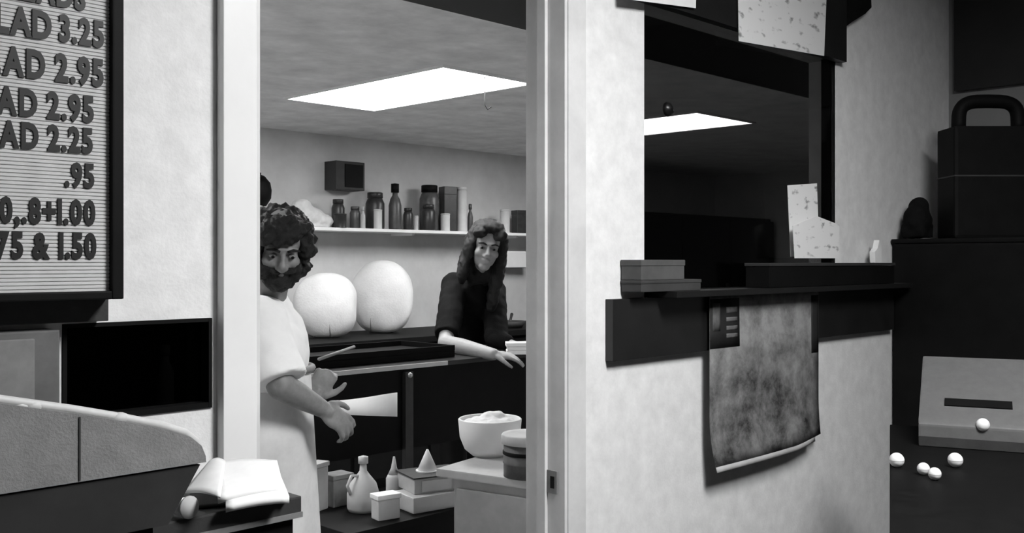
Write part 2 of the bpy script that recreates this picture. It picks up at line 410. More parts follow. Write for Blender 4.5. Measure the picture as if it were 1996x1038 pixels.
# black case on the ledge
k0 = onT(1502, 560, -.105); k1 = onT(1745, 560, -.105)
bc = empty('black_case', ((k0.x+k1.x)/2, -.054, zs), 0, 'long black case on the ledge under the white cards', 'case')
zt = onT(1560, 512, -.105).z
hx = (k1.x-k0.x)/2
box('body', M_BLACK, -hx, hx, -.048, .048, 0, zt-zs-.012, bc, .004); box('lid', M_DGREY, -hx-.003, hx+.003, -.051, .051, zt-zs-.0115, zt-zs, bc, .002)
# white cards standing on the case
def scribble(name, lo=.35, scale=26):
    m = bpy.data.materials.new(name); m.use_nodes = True; nt = m.node_tree; b = nt.nodes['Principled BSDF']; b.inputs['Roughness'].default_value = .8
    tc = nt.nodes.new('ShaderNodeTexCoord'); mp = nt.nodes.new('ShaderNodeMapping'); mp.inputs['Scale'].default_value = (1, 1, 2.2)
    n = nt.nodes.new('ShaderNodeTexNoise'); n.inputs['Scale'].default_value = scale; n.inputs['Detail'].default_value = 3
    r = nt.nodes.new('ShaderNodeValToRGB'); e = r.color_ramp.elements; e[0].position = .30; e[1].position = .42
    e[0].color = (lo, lo, lo, 1); e[1].color = (.82, .82, .82, 1)
    nt.links.new(tc.outputs['Object'], mp.inputs[0]); nt.links.new(mp.outputs[0], n.inputs['Vector']); nt.links.new(n.outputs['Fac'], r.inputs[0]); nt.links.new(r.outputs[0], b.inputs['Base Color'])
    return m
M_SCR = scribble('handwritten_paper', .25, 15); M_SCR2 = scribble('printed_card', .25, 16)
def flat_card(name, m, pix, t, label, th=.002, bendy=0):
    pp = [onT(a, b, t) for a, b in pix]; cx_ = sum((p.x for p in pp))/len(pp); cz = min(p.z for p in pp)
    bm = B(); prism(bm, [(p.x-cx_, p.z-cz) for p in pp], -th/2, th/2); o = new(name, bm, m); o.location = (cx_, t, cz)
    return tag(o, label, 'paper')
flat_card('upright_card', M_SCR2, [(1541, 500), (1535, 361), (1592, 357), (1597, 500)], -.045, 'tall narrow white card standing against the glass on the black case')
flat_card('upright_card', M_SCR2, [(1549, 503), (1545, 440), (1592, 421), (1636, 438), (1634, 503)], -.075, 'wide white printed card standing in front of the narrow card')
q = onT(1708, 484, -.05)
bm = B(); v = [(-.035, 0), (.030, .0), (.026, .055), (.004, .095), (-.010, .06), (-.04, .045)]; prism(bm, v, -.012, .012)
o = new('folded_note', bm, M_PAPER, None, False, .002); o.location = (q.x, -.05, zt+.0005); tag(o, 'small folded white note on the black case beside the bare wall', 'paper')
# papers taped at the top of the glass
flat_card('taped_paper', M_SCR, [(1440, 80), (1438, -60), (1612, -40), (1606, 109)], -.042, 'handwritten white sheet hanging over the smoked glass, its whole lower half showing')
flat_card('taped_paper', M_PAPER, [(1218, -2), (1215, -70), (1357, -55), (1356, 16)], -.045, 'blank white sheet hanging above the bright wall strip')
# suction hook on the glass
q = onT(1302, 213, 0)
su = empty('suction_hook', (q.x, .003, q.z), 0, 'round black suction hook stuck on the smoked glass in front of the lamp', 'hook')
o = new('cup', lathe(B(), [(0, 0), (.024, 0), (.020, .010), (.008, .018), (0, .019)], n=20), M_BLACKG, su, True); o.rotation_euler = (PI/2, 0, 0)
o = new('stem', tube(B(), [(0, -.012, 0), (0, -.022, 0), (0, -.026, -.008), (0, -.02, -.014)], .0025, 8), M_BLACKG, su, True)

# poster hanging from the ledge
pm = bpy.data.materials.new('poster_print'); pm.use_nodes = True; nt = pm.node_tree; b = nt.nodes['Principled BSDF']; b.inputs['Roughness'].default_value = .55
tc = nt.nodes.new('ShaderNodeTexCoord')
n = nt.nodes.new('ShaderNodeTexNoise'); n.inputs['Scale'].default_value = 6; n.inputs['Detail'].default_value = 10; n.inputs['Roughness'].default_value = .72; n.inputs['Distortion'].default_value = .15
sp_ = nt.nodes.new('ShaderNodeSeparateXYZ'); ad = nt.nodes.new('ShaderNodeMath'); ad.operation = 'MULTIPLY_ADD'; ad.inputs[1].default_value = .30; 
rp = nt.nodes.new('ShaderNodeValToRGB'); e = rp.color_ramp.elements; e[0].position = .42; e[0].color = (.02, .02, .02, 1); e[1].position = .74; e[1].color = (.34, .34, .34, 1)
nt.links.new(tc.outputs['Object'], n.inputs['Vector']); nt.links.new(tc.outputs['Object'], sp_.inputs[0])
nt.links.new(sp_.outputs['Z'], ad.inputs[0]); nt.links.new(n.outputs['Fac'], ad.inputs[2]); nt.links.new(ad.outputs[0], rp.inputs[0]); nt.links.new(rp.outputs[0], b.inputs['Base Color'])
pa = onT(1386, 700, -.05); pb = onT(1598, 700, -.05); pw = pb.x-pa.x; pz0 = onT(1390, 918, -.05).z; pz1 = zsh-.004
po = empty('poster', (pa.x, -.045, pz0), 0, 'grey picture poster with a curling lower edge hanging from the dark ledge', 'poster')
def poster_mesh(u0, u1, v0, v1, off, th, nu=14, nv=16):
    bm = B(); g = []
    H = pz1-pz0
    for lay in (0, 1):
        for j in range(nv+1):
            for i in range(nu+1):
                u = u0+(u1-u0)*i/nu; v = v0+(v1-v0)*j/nv
                curl = -.03*max(0, 1-v*3.2)**2*(.35+.65*(1-u)) - .01*math.sin(PI*u)*(1-v)
                g.append(bm.verts.new((u*pw, curl+off+lay*th, v*H + .02*max(0, 1-v*3)*max(0, u-.75)*4*.9)))
    N = (nu+1)*(nv+1); ix = lambda l, i, j: g[l*N+j*(nu+1)+i]
    for j in range(nv):
        for i in range(nu):
            bm.faces.new((ix(0,i,j), ix(0,i+1,j), ix(0,i+1,j+1), ix(0,i,j+1))); bm.faces.new((ix(1,i,j), ix(1,i,j+1), ix(1,i+1,j+1), ix(1,i+1,j)))
    for i in range(nu):
        for j in (0, nv): bm.faces.new((ix(0,i,j), ix(1,i,j), ix(1,i+1,j), ix(0,i+1,j)))
    for j in range(nv):
        for i in (0, nu): bm.faces.new((ix(0,i,j), ix(1,i,j), ix(1,i,j+1), ix(0,i,j+1)))
    return bm
new('print', poster_mesh(0, 1, .03, 1, 0, .0015), pm, po, True)
new('paper_edge', poster_mesh(0, .93, 0, .03, 0, .0015, 14, 2), M_CARD, po, True)
dk = mat('poster_ink', .02, .6, .2, 30); lt = mat('poster_pale_ink', .13, .6, .3, 30)
for (u0, u1, v0, v1, m_) in ((.0, .24, .70, .985, dk), (.02, .08, .80, .96, lt), (.13, .22, .90, .935, lt), (.13, .22, .85, .875, lt), (.13, .22, .80, .825, lt), (.13, .22, .755, .78, lt), (.92, .995, .60, .98, dk)):
    new('printed_block', poster_mesh(u0, u1, v0, v1, -.0012 if m_ is dk else -.002, .0006, 3, 3), m_, po, True)

# ================================================================== RIGHT: BLACK CABINET, CARRY CASE, COUNTER, SLOTTED BOX
cb = empty('black_cabinet', (2.70, -.31, 0), 0, 'tall black cabinet standing in the corner against the bare wall', 'cabinet')
box('body', M_BLACK, -.31, .31, -.28, .30, .06, 1.58, cb, .012); box('plinth', M_BLACK, -.29, .29, -.25, .29, 0, .0595, cb)
box('top_cap', M_BLACK, -.315, .315, -.285, .305, 1.5805, 1.60, cb, .006)
dr = box('door', M_BLACK, -.29, .29, -.295, -.2805, .08, 1.56, cb, .004)
new('handle', tube(B(), [(-.25, -.296, 1.0), (-.25, -.325, 1.02), (-.25, -.325, 1.2), (-.25, -.296, 1.22)], .007, 8), M_DGREY, dr, True)
# carry case with handle on the cabinet
dcc = 4.35; a = P(1843, 250, dcc); b2 = P(2010, 250, dcc); top = a.z
cc = empty('carry_case', ((a+b2)/2*Vector((1,1,0)) if False else ((a.x+b2.x)/2, (a.y+b2.y)/2, 1.6005)), ANG-PI/2, 'black upright carry case with a rounded top handle on the black cabinet', 'case')
hw = (b2-a).length/2; hh = top-1.6005
box('body', M_BLACK, -hw, hw, -.09, .09, 0, hh, cc, .015)
box('lid_seam', M_DGREY, -hw-.001, hw+.001, -.091, .091, hh*.55, hh*.55+.006, cc)
hc = (1928-1926.5)/F*dcc; hwid = 58/F*dcc; hgt = 62/F*dcc
pts = [(-hwid, 0, hh-.01)]
for i in range(19):
    t_ = PI*(1-i/18); cs1, sn1 = math.cos(t_), math.sin(t_)
    pts.append((hwid*math.copysign(abs(cs1)**.55, cs1), 0, hh+hgt*.15 + hgt*.70*sn1**.6))
pts.append((hwid, 0, hh-.01))
new('handle', tube(B(), pts, .03, 12), M_BLACK, cc, True)
# dark soft bag on the cabinet beside it
bg = P(1795, 430, 4.3)
bm = B(); ball(bm, (0, 0, .075), (.075, .06, .075)); ball(bm, (.02, 0, .13), (.045, .045, .05)); bx(bm, -.06, .06, -.05, .05, .0, .06)
o = fuse('cloth_bag', bm, M_KNIT, None, .008, 6, .006, 18); o.location = (2.475, -.085, 1.606); tag(o, 'slumped black cloth bag on the black cabinet beside the carry case', 'bag')
# near black counter
a0 = math.radians(20.7); CZ = .95
p0 = onZ(1734, 1038, CZ)
ct = empty('black_counter', (p0.x, p0.y, 0), ANG-a0-PI/2, 'near black counter carrying the grey slotted box and white balls', 'counter')
box('top', mat('black_counter_top', .0035, .6, .4, 25, spec=.12), 0, 1.0, -.55, 1.45, CZ-.04, CZ, ct, .004); box('body', M_BLACK, .03, .97, -.5, 1.42, 0, CZ-.0405, ct)
# slotted grey box
a1 = math.radians(24.8); q = onZ(1790, 868, CZ)
gx = empty('slotted_box', (q.x, q.y, CZ), ANG-a1-PI/2, 'grey wedge-shaped box with a dark slot in its sloping top', 'box')
W_ = .315; Dp = .29; hf = .072; hb = .245
m_sl = mat('grey_enamel', .115, .55, .1, 30, .1)
bm = B(); prism(bm, [(0, 0), (Dp, 0), (Dp, hb), (.012, hf+.004), (0, hf-.006)], 0, W_, 'x'); new('body', bm, m_sl, gx, False, .006)
sl_a = math.atan2(hb-hf, Dp)
o = box('slot', M_BLACK, .07, .255, -.017, .017, -.002, .0025, gx); o.rotation_euler = (sl_a, 0, 0); o.location = (0, Dp*.30, hf+(hb-hf)*.30)
bm = B(); ball(bm, (.175, .004, hf+.002), .019); new('knob', bm, M_WHITE, gx, True)  # white bead standing in for a glint on the box edge
o = box('base_band', M_DGREY, .002, W_-.002, -.003, .0, .002, .03, gx)
for i, (px, py) in enumerate(((1748, 910), (1862, 910), (1800, 925), (1822, 935))):  # white balls standing in for bright reflections on the counter
    r = .0195 if i < 2 else .016
    q = onZ(px, py, CZ)
    ob = empty('white_ball', (q.x, q.y, CZ), 0, ['small white ball lying by itself at the edge of the black counter', 'small white ball lying alone below the front of the slotted box', 'white ball of the touching pair, the one nearer the counter edge', 'white ball of the touching pair, the one farther from the counter edge'][i], 'ball', 'white balls on the black counter')
    bm = B(); ball(bm, (0, 0, r), r, seg=18); new('shell', bm, M_WHITE, ob, True)
    new('seam', lathe(B(), [(r*1.003, r-.0008), (r*1.003, r+.0008)], n=24), M_CARD, ob, True)
# dark wedge added at the corner of the glass
sw = [onT(a, b, -.04) for a, b in ((1628, -40), (1700, -40), (1702, 14), (1690, 26), (1664, 42), (1640, 60), (1628, 70))]
bm = B(); prism(bm, [(p.x-sw[0].x, p.z-sw[-1].z) for p in sw], -.012, .012)
o = new('fabric_swag', bm, M_KNIT, None, False, .003); o.location = (sw[0].x, -.022, sw[-1].z); tag(o, 'dark fabric swag hanging at the upper corner of the bare wall', 'curtain')

# ================================================================== KITCHEN
# back counter
bkc = empty('back_counter', (3.0, 3.6, 0), 0, 'long dark counter against the kitchen back wall, carrying the white sacks', 'counter')
box('worktop', M_BLACK, -2.4, 1.45, -.38, .39, .96, 1.0, bkc, .004); box('body', M_BLACK, -2.4, 1.45, -.34, .39, .08, .9595, bkc); box('plinth', M_BLACK, -2.4, 1.45, -.28, .39, 0, .0795, bkc)
for i in range(6): 
    d_ = box('door', M_BLACK, -2.38+i*.64, -1.77+i*.64, -.358, -.3405, .10, .94, bkc, .003)
    box('handle', M_STEEL, -1.86+i*.64, -1.84+i*.64, -.372, -.3585, .72, .84, d_)
# shelf on the back wall
SF = 3.70; sz = onT(820, 448, SF).z
sh = empty('wall_shelf', (3.0, 3.85, sz), 0, 'long white wall shelf of jars on the kitchen back wall', 'shelf')
box('board', M_TRIM, -1.6, 1.6, -.15, .148, -.022, 0, sh, .003)
for x in (-1.3, -.2, .9): box('bracket', M_WHITE, x, x+.02, -.10, .147, -.04, -.0225, sh)
def on_shelf(name, px0, px1, ytop, kind, m, label, t=3.80, cap=None, cat='jar', group='jars and tins on the kitchen wall shelf'):
    a, b = onT(px0, 440, t), onT(px1, 440, t); r = abs(RGT.dot(b-a))/2; h = onT((px0+px1)/2, ytop, t).z - sz - .0005
    c_ = onT((px0+px1)/2, 440, t)
    if kind == 'box':
        o = empty(name, (c_.x, t, sz+.0005), ANG-PI/2+.5, label, cat, group)
        box('body', m, -r*.9, r*.9, -.05, .05, 0, h*.9, o, .004); box('lid', cap or m, -r*.92, r*.92, -.052, .052, h*.82, h, o, .004); return o
    o = empty(name, (c_.x, t, sz+.0005), 0, label, cat, group)
    if kind == 'jar':
        new('body', lathe(B(), [(0, 0), (r*.92, 0), (r, h*.05), (r, h*.70), (r*.8, h*.82), (r*.72, h*.84)]), m, o, True)
        new('lid', lathe(B(), [(0, h*.845), (r*.82, h*.845), (r*.82, h*.99), (r*.75, h), (0, h)]), cap or m, o, True)
    if kind == 'bottle':
        new('body', lathe(B(), [(0, 0), (r*.95, 0), (r, h*.04), (r, h*.52), (r*.75, h*.66), (r*.42, h*.74), (r*.4, h*.84)]), m, o, True)
        new('cap', lathe(B(), [(0, h*.80), (r*.62, h*.80), (r*.62, h*.99), (0, h)]), cap or m, o, True)
    if kind == 'can':
        new('body', lathe(B(), [(0, 0), (r, 0), (r, h*.03), (r*.97, h*.05), (r*.97, h*.92)]), m, o, True)
        new('lid', lathe(B(), [(0, h*.925), (r, h*.925), (r, h*.985), (r*.9, h), (0, h*.985)]), cap or m, o, True)
    return o
on_shelf('storage_jar', 644, 674, 388, 'jar', M_JAR, 'squat dark jar beside the pale bag on the shelf', 3.87)
on_shelf('low_tin', 648, 678, 416, 'can', M_JAR, 'low wide dark tin in front of the squat jar', 3.735)
on_shelf('storage_jar', 680, 704, 402, 'jar', M_JAR2, 'small brown jar next to the low wide tin', 3.80)
on_shelf('thin_bottle', 702, 713, 402, 'bottle', M_CARD, 'thin pale bottle between brown jar and big dark jar', 3.745, cat='bottle')
on_shelf('storage_jar', 710, 752, 375, 'jar', M_JAR, 'broad dark jar standing behind the short white can', 3.85)
on_shelf('white_can', 727, 746, 408, 'can', M_PALE, 'short white can in front of the broad dark jar', 3.745, cat='can')
on_shelf('tall_bottle', 756, 784, 357, 'bottle', M_JAR2, 'tall brown bottle with a black cap on the shelf', 3.80, M_BLACK, cat='bottle')
on_shelf('storage_jar', 785, 806, 405, 'jar', M_JAR, 'small black jar right beside the tall capped bottle', 3.76)
on_shelf('white_can', 806, 816, 420, 'can', M_CARD, 'tiny pale can between two black jars', 3.74, cat='can')
on_shelf('storage_jar', 816, 858, 361, 'jar', M_JAR2, 'tall wide brown jar with a black lid', 3.85, M_BLACK)
on_shelf('storage_jar', 820, 850, 398, 'jar', M_JAR, 'short black jar in front of the tall wide brown jar', 3.75)
on_shelf('dark_canister', 857, 889, 364, 'box', M_JAR, 'square black canister next to the tall white canister', 3.83, cat='canister')
on_shelf('white_can', 858, 878, 416, 'can', M_PALE, 'short white can in front of the square black canister', 3.745, cat='can')
on_shelf('tall_canister', 889, 911, 364, 'can', M_PALE, 'tall white canister at the end of the jars', 3.80, cat='canister')
on_shelf('small_bottle', 911, 922, 397, 'bottle', M_JAR2, 'small dark bottle beside the tall white canister', 3.80, cat='bottle')
on_shelf('white_can', 974, 994, 408, 'can', M_PALE, 'white can next to the black box at the far shelf end', 3.80, cat='can')
on_shelf('dark_box', 998, 1042, 410, 'box', M_JAR, 'black box at the far shelf end', 3.80, cat='box')
pot = on_shelf('white_crock', 470, 516, 400, 'can', M_PALE, 'white crock under the round dark pot on the shelf', 3.82, cat='crock')
cp = onT(503, 440, 3.82); zc = onT(503, 401, 3.82).z; r = abs(RGT.dot(onT(536, 400, 3.82)-onT(470, 400, 3.82)))/2
rp_ = empty('round_pot', (cp.x, 3.82, zc), 0, 'round dark pot standing on the white crock behind the white-shirted person', 'pot')
new('body', lathe(B(), [(0, 0), (r*.6, 0), (r*.95, .05), (r, .10), (r*.9, .15), (r*.6, .18)]), M_BLACK, rp_, True)
new('lid', lathe(B(), [(r*.62, .18), (r*.45, .195), (.02, .20), (.02, .215), (0, .22)]), M_BLACK, rp_, True)
# pale bag on the shelf
q = onT(600, 437, 3.80)
bm = B(); ball(bm, (0, 0, .07), (.13, .08, .07)); ball(bm, (-.05, 0, .13), (.08, .06, .06)); ball(bm, (.10, -.02, .045), (.09, .06, .045)); bx(bm, -.11, .14, -.06, .06, 0, .03)
o = fuse('flour_bag', bm, mat('pale_bag_paper', .62, .8, .08, 12), None, .008, 4, .008, 22); o.location = (q.x, 3.80, sz+.0005); tag(o, 'slumped pale bag on the shelf above the white-shirted person\'s shoulder', 'bag')
# dark speaker box on the wall
a = onT(655, 312, 3.86); b = onT(711, 372, 3.86)
sk = empty('wall_speaker', ((a.x+b.x)/2, 3.93, b.z), 0, 'square dark speaker box on the back wall above the shelf', 'speaker')
hx = (b.x-a.x)/2; hz = a.z-b.z
box('body', M_DGREY, -hx, hx, -.07, .069, 0, hz, sk, .006); box('grille', M_BLACK, -hx*.4, hx*.85, -.076, -.0705, hz*.1, hz*.9, sk)
# white sacks on the back counter
def sack(px, ytop, ybot, wpx, t, label, notch, seed):
    c_ = onT(px, ybot, t); z0 = 1.0005; H = onT(px, ytop, t).z - z0; d = (c_-CAM).dot(FWD); R = wpx/F*d/2
    bm = B(); n, k = 40, 26; rings = []
    for j in range(k+1):
        v = j/k; th = PI*v; rr = math.sin(th)**.62 if v < .5 else math.sin(th)**.85
        ring = []
        for i in range(n):
            a = 2*PI*i/n
            pl = 1 + .03*math.sin(a*7+seed)*max(0, 1-v*2.2) + .10*noise.noise((math.cos(a)*1.3+seed, math.sin(a)*1.3, v*3)) + .035*noise.noise((math.cos(a)*4+seed, math.sin(a)*4, v*7))
            x, y, z = R*rr*pl*math.cos(a), R*.62*rr*pl*math.sin(a), H*(1-math.cos(th))/2
            ring.append(bm.verts.new((x, y, z)))
        rings.append(ring)
    for a_, b_ in zip(rings, rings[1:]):
        for i in range(n): bm.faces.new((a_[i], a_[(i+1)%n], b_[(i+1)%n], b_[i]))
    bmesh.ops.remove_doubles(bm, verts=bm.verts, dist=.0005)
    o = empty('white_sack', (c_.x, t, z0), ANG-PI/2, label, 'sack', 'white sacks on the kitchen back counter')
    new('body', bm, mat('white_sackcloth', .82, .7, .06, 9, .6), o, True)
    bm = B(); tube(bm, [(notch*R, -R*.48, H*.02), (notch*R, -R*.60, H*.13), (notch*R, -R*.62, H*.22)], [.006, .004, .001], 6)
    new('fold', bm, M_GREY, o, True)
    return o
sack(636, 531, 668, 124, 3.62, 'rounded white sack on the back counter, close to the person in white', .22, 1)
sack(746, 507, 664, 122, 3.70, 'taller rounded white sack on the back counter, close to the person in black', -.3, 5)
# paper towel dispenser on the back wall
a = onT(985, 489, 3.88); b = onT(1032, 521, 3.88)
td = empty('towel_dispenser', ((a.x+b.x)/2, 3.93, b.z), 0, 'white paper towel dispenser on the wall beside the head of the person in black', 'dispenser')
hx = (b.x-a.x)/2; hz = a.z-b.z
box('housing', M_WHITE, -hx, hx, -.07, .069, 0, hz, td, .012); box('slot', M_DGREY, -hx*.7, hx*.7, -.05, .03, -.004, -.0005, td)
q = onT(992, 655, 3.45)
pn = empty('frying_pan', (q.x, 3.45, 1.0005), .7, 'dark pan on the back counter behind the person in black', 'pan')
new('bowl', lathe(B(), [(0, 0), (.10, 0), (.13, .05), (.125, .05), (.095, .008), (0, .008)]), M_DGREY, pn, True)
new('handle', tube(B(), [(.12, 0, .04), (.2, 0, .06), (.3, 0, .085)], [.012, .010, .013], 10), M_DGREY, pn, True)
# dark refrigerator seen through the smoked glass
fg = empty('upright_refrigerator', (5.9, 3.62, 0), 0, 'black upright refrigerator seen dimly through the smoked glass', 'refrigerator')
box('body', M_BLACK, -1.2, 1.2, -.34, .34, .05, 1.93, fg, .01)
for i in range(3):
    d_ = box('door', M_BLACK, -1.19+i*.8, -.41+i*.8, -.38, -.3405, .12, 1.9, fg, .006); box('handle', M_DGREY, -.50+i*.8, -.47+i*.8, -.41, -.3805, .9, 1.3, d_)
    
# hanging wire below the lamp
q = P(945, 150, 4.85)
hwr = empty('hanging_hook', (q.x, q.y, KC), 0, 'thin dark wire hook hanging from the kitchen ceiling below the lamp', 'hook')
zl = P(945, 205, 4.85).z-KC
new('wire', tube(B(), [(0, 0, -.001), (0, 0, zl), (.01, -.01, zl-.02), (.022, -.022, zl-.008)], .003, 8), M_DGREY, hwr, True)
new('ceiling_plate', lathe(B(), [(0, -.006), (.02, -.006), (.02, -.0005), (0, -.0005)], n=16), M_DGREY, hwr)

# ------------------------------------------------------------------ black work table in the middle of the kitchen
TT = 1.50; TZ = 1.05; tx0 = onT(604, 728, TT).x; tx1 = 2.35; tdp = .55
wt = empty('work_table', (0, TT, 0), 0, 'black work table with a bright metal edge, the person in black leans on it', 'table')
box('top', M_BLACKG, tx0, tx1, .004, tdp, TZ-.02, TZ, wt, .002)
box('edge_strip', mat('white_metal_edge', .6, .4, .05, 20), tx0, onT(872, 705, TT).x, -.004, .0035, TZ-.018, TZ+.001, wt, .001)
box('body', M_BLACK, tx0+.01, tx1-.01, .012, tdp-.01, .68, TZ-.0205, wt)
px = onT(795, 800, TT).x
box('upright', mat('dark_upright', .028, .5, .2, 20), px-.022, px+.022, -.012, .0115, .0, TZ-.03, wt, .002)
bm = B(); ball(bm, (px, -.014, TZ-.045), .013, seg=10); new('bolt', bm, M_STEEL, wt, True)
for x in (tx0+.03, tx1-.06):
    for y in (.02, tdp-.06): box('leg', M_BLACK, x, x+.04, y, y+.04, 0, .6795, wt)
SHZ = .55
lb = empty('low_bench', (.55, 1.2, 0), 0, 'low black bench of cartons and jugs in front of the work table', 'bench')
box('top', M_BLACK, -.38, .40, -.24, .25, SHZ-.03, SHZ, lb, .003); box('front_board', M_BLACK, -.36, .38, -.225, -.205, SHZ-.2, SHZ-.0305, lb)
for x in (-.36, .34):
    for y in (-.2, .19): box('leg', M_BLACK, x, x+.04, y, y+.04, 0, SHZ-.0305, lb)
# papers on the table at the woman's hand
a = onZ(990, 703, TZ+.03); 
bm = B(); 
q = onZ(988, 691, TZ)
ps = empty('paper_stack', (q.x, q.y, TZ+.001), ANG-PI/2+.05, 'thick stack of white papers on the work table beside a bare hand', 'paper')
for i in range(3):
    j = .004*math.sin(i*2.1)
    box('sheaf', M_PAPER, j, .24+j, .0, .11+j, i*.019, i*.019+.018, ps, .002)
# black low equipment on the table between the woman and the man
eq = empty('slicer_tray', (0, 0, TZ+.001), 0, 'long black tray with raised rim on the work table', 'tray')
ex0 = tx0+.08; ex1 = onT(812, 690, 1.9).x
box('base', M_BLACK, ex0, ex1, 1.62, 2.02, 0, .03, eq, .004)
for a in ((ex0, ex1, 1.62, 1.63), (ex0, ex1, 2.01, 2.02), (ex0, ex0+.01, 1.63, 2.01), (ex1-.01, ex1, 1.63, 2.01)): box('rim', M_BLACK, a[0], a[1], a[2], a[3], .0305, .055, eq)
new('bar', tube(B(), [onZ(622, 700, TZ+.08)-Vector((0, 0, TZ)), onZ(690, 676, TZ+.08)-Vector((0, 0, TZ))], .007, 8), M_GREY, eq, True)

# things on the table's low shelf
def crate(name, p0, p1, depth, h, m, label, cat, lid=None, rz=None):
    a = onZ(*p0, SHZ); b = onZ(*p1, SHZ); 
    o = empty(name, ((a.x+b.x)/2, (a.y+b.y)/2, SHZ+.0005), math.atan2(b.y-a.y, b.x-a.x), label, cat); L = (b-a).length/2
    box('body', m, -L, L, 0, depth, 0, h, o, .006)
    if lid: box('lid', lid, -L-.004, L+.004, -.004, depth+.004, h+.0005, h+.018, o, .004)
    return o
crate('tall_carton', (613, 1000), (640, 990), .05, .165, M_CARD, 'tall narrow pale carton at the end of the low bench', 'carton', M_CARD)
crate('grey_crate', (650, 990), (688, 982), .08, .105, mat('crate_grey', .26, .7, .2, 15), 'low grey crate on the low bench between tall carton and jug', 'crate', mat('crate_grey', .26))
q = onZ(708, 994, SHZ)
jg = empty('white_jug', (q.x, q.y, SHZ+.0005), 0, 'white jug with a long thin neck on the low bench', 'jug')
new('body', lathe(B(), [(0, 0), (.056, 0), (.062, .015), (.062, .065), (.050, .105), (.026, .135), (.014, .152), (.012, .185)]), M_PALE, jg, True)
new('stopper', lathe(B(), [(0, .18), (.019, .18), (.019, .205), (0, .21)]), M_PALE, jg, True)
new('handle', tube(B(), [(-.024, 0, .135), (-.055, 0, .14), (-.074, 0, .105), (-.060, 0, .07)], .006, 8), M_PALE, jg, True)
crate('white_packet', (738, 1016), (780, 1009), .06, .075, M_PALE, 'small white packet at the front of the low bench', 'packet', M_PAPER)
q = onZ(768, 975, SHZ)
pc = empty('squeeze_bottle', (q.x, q.y, SHZ+.0005), 0, 'pale pointed squeeze bottle on the low bench beside the upright', 'bottle')
new('body', lathe(B(), [(0, 0), (.03, 0), (.032, .01), (.032, .09), (.024, .105)]), M_PALE, pc, True)
new('nozzle', lathe(B(), [(.024, .105), (.012, .13), (.004, .175), (0, .176)]), M_PALE, pc, True)
crate('bread_box', (806, 1002), (905, 985), .16, .06, M_PALE, 'white box on the low bench beneath the white tray', 'box')
tr = empty('white_tray', (0, 0, 0), 0, 'white rectangular tray with a dark rim stacked on the white box', 'tray')
a = onZ(808, 964, .611); b = onZ(906, 952, .611)
tr.location = ((a.x+b.x)/2, (a.y+b.y)/2, .6110); tr.rotation_euler = (0, 0, math.atan2(b.y-a.y, b.x-a.x)); L = (b-a).length/2
box('body', M_CARD, -L, L, 0, .17, 0, .058, tr, .004); box('rim', M_DGREY, -L-.005, L+.012, -.004, .18, .0585, .064, tr)
box('label_plate', M_PALE, -L+.03, L*.45, -.004, -.0005, .008, .05, tr)
q = Vector(tr.location)
cn = empty('paper_cone', (onZ(833, 917, .6755).x, onZ(833, 917, .6755).y, .6755), 0, 'pointed white paper cone standing on the white tray', 'cone')
new('cone', lathe(B(), [(0, 0), (.042, 0), (.004, .085), (0, .086)], n=20), M_PAPER, cn, True); new('hem', lathe(B(), [(.042, .0), (.046, 0), (.046, .005), (.042, .005)], n=20), M_PAPER, cn)

# ------------------------------------------------------------------ pale bench with tub and drum, nearer than the table
q1, q2 = onZ(850, 912, .80), onZ(1012, 934, .80)
ra = math.atan2(q2.y-q1.y, q2.x-q1.x); L = (q2-q1).length
bn = empty('pale_bench', (q1.x, q1.y, 0), ra, 'pale bench with a white top, just inside the doorway', 'bench')
box('top', M_PALE, 0, L+.13, 0, .60, .772, .80, bn, .005)
o = box('body', M_CARD, .06, L+.12, .02, .58, .02, .7715, bn, .004)
box('drawer_front', M_CARD,   .08, L+.10, .006, .0195, .42, .74, bn, .003); box('plinth', M_DGREY, .08, L+.11, .03, .56, 0, .0195, bn)
# square-shouldered white tub
q = onZ(955, 886, .80); d = (q-CAM).dot(FWD); R = 62/F*d
tb = empty('white_tub', (q.x, q.y, .8005), 0, 'white tub with rounded bottom and crumpled liner on the pale bench', 'tub')
H = 72/F*d
new('bowl', lathe(B(), [(0, .0), (R*.55, 0), (R*.80, H*.18), (R*.95, H*.5), (R, H*.97), (R*.96, H), (R*.93, H*.97), (R*.88, H*.5), (R*.7, H*.2), (0, H*.08)], n=36), M_WHITE, tb, True)
bm = B(); ball(bm, (0, 0, H*.84), (R*.88, R*.88, H*.2)); ball(bm, (R*.25, R*.1, H*.98), (R*.5, R*.4, H*.16)); 
fuse('liner', bm, M_PAPER, tb, .006, 3, .006, 30)
# drum with pale lid
q = onZ(1032, 926, .80); d = (q-CAM).dot(FWD); R = 55/F*d; H = 82/F*d
dm = empty('round_drum', (q.x, q.y, .8005), 0, 'round dark drum with a pale lid on the pale bench', 'drum')
new('body', lathe(B(), [(0, 0), (R*.92, 0), (R*.92, H*.3), (R*.95, H*.32), (R*.92, H*.34), (R*.92, H*.78)], n=32), mat('drum_grey', .11, .6, .35, 18), dm, True)
new('lid', lathe(B(), [(R*.9, H*.78), (R, H*.78), (R, H*.97), (R*.96, H), (R*.85, H*.97), (0, H*.98)], n=32), M_PALE, dm, True)
new('band', lathe(B(), [(R*.935, H*.52), (R*.95, H*.53), (R*.95, H*.60), (R*.935, H*.61)], n=32), M_BLACK, dm, True)

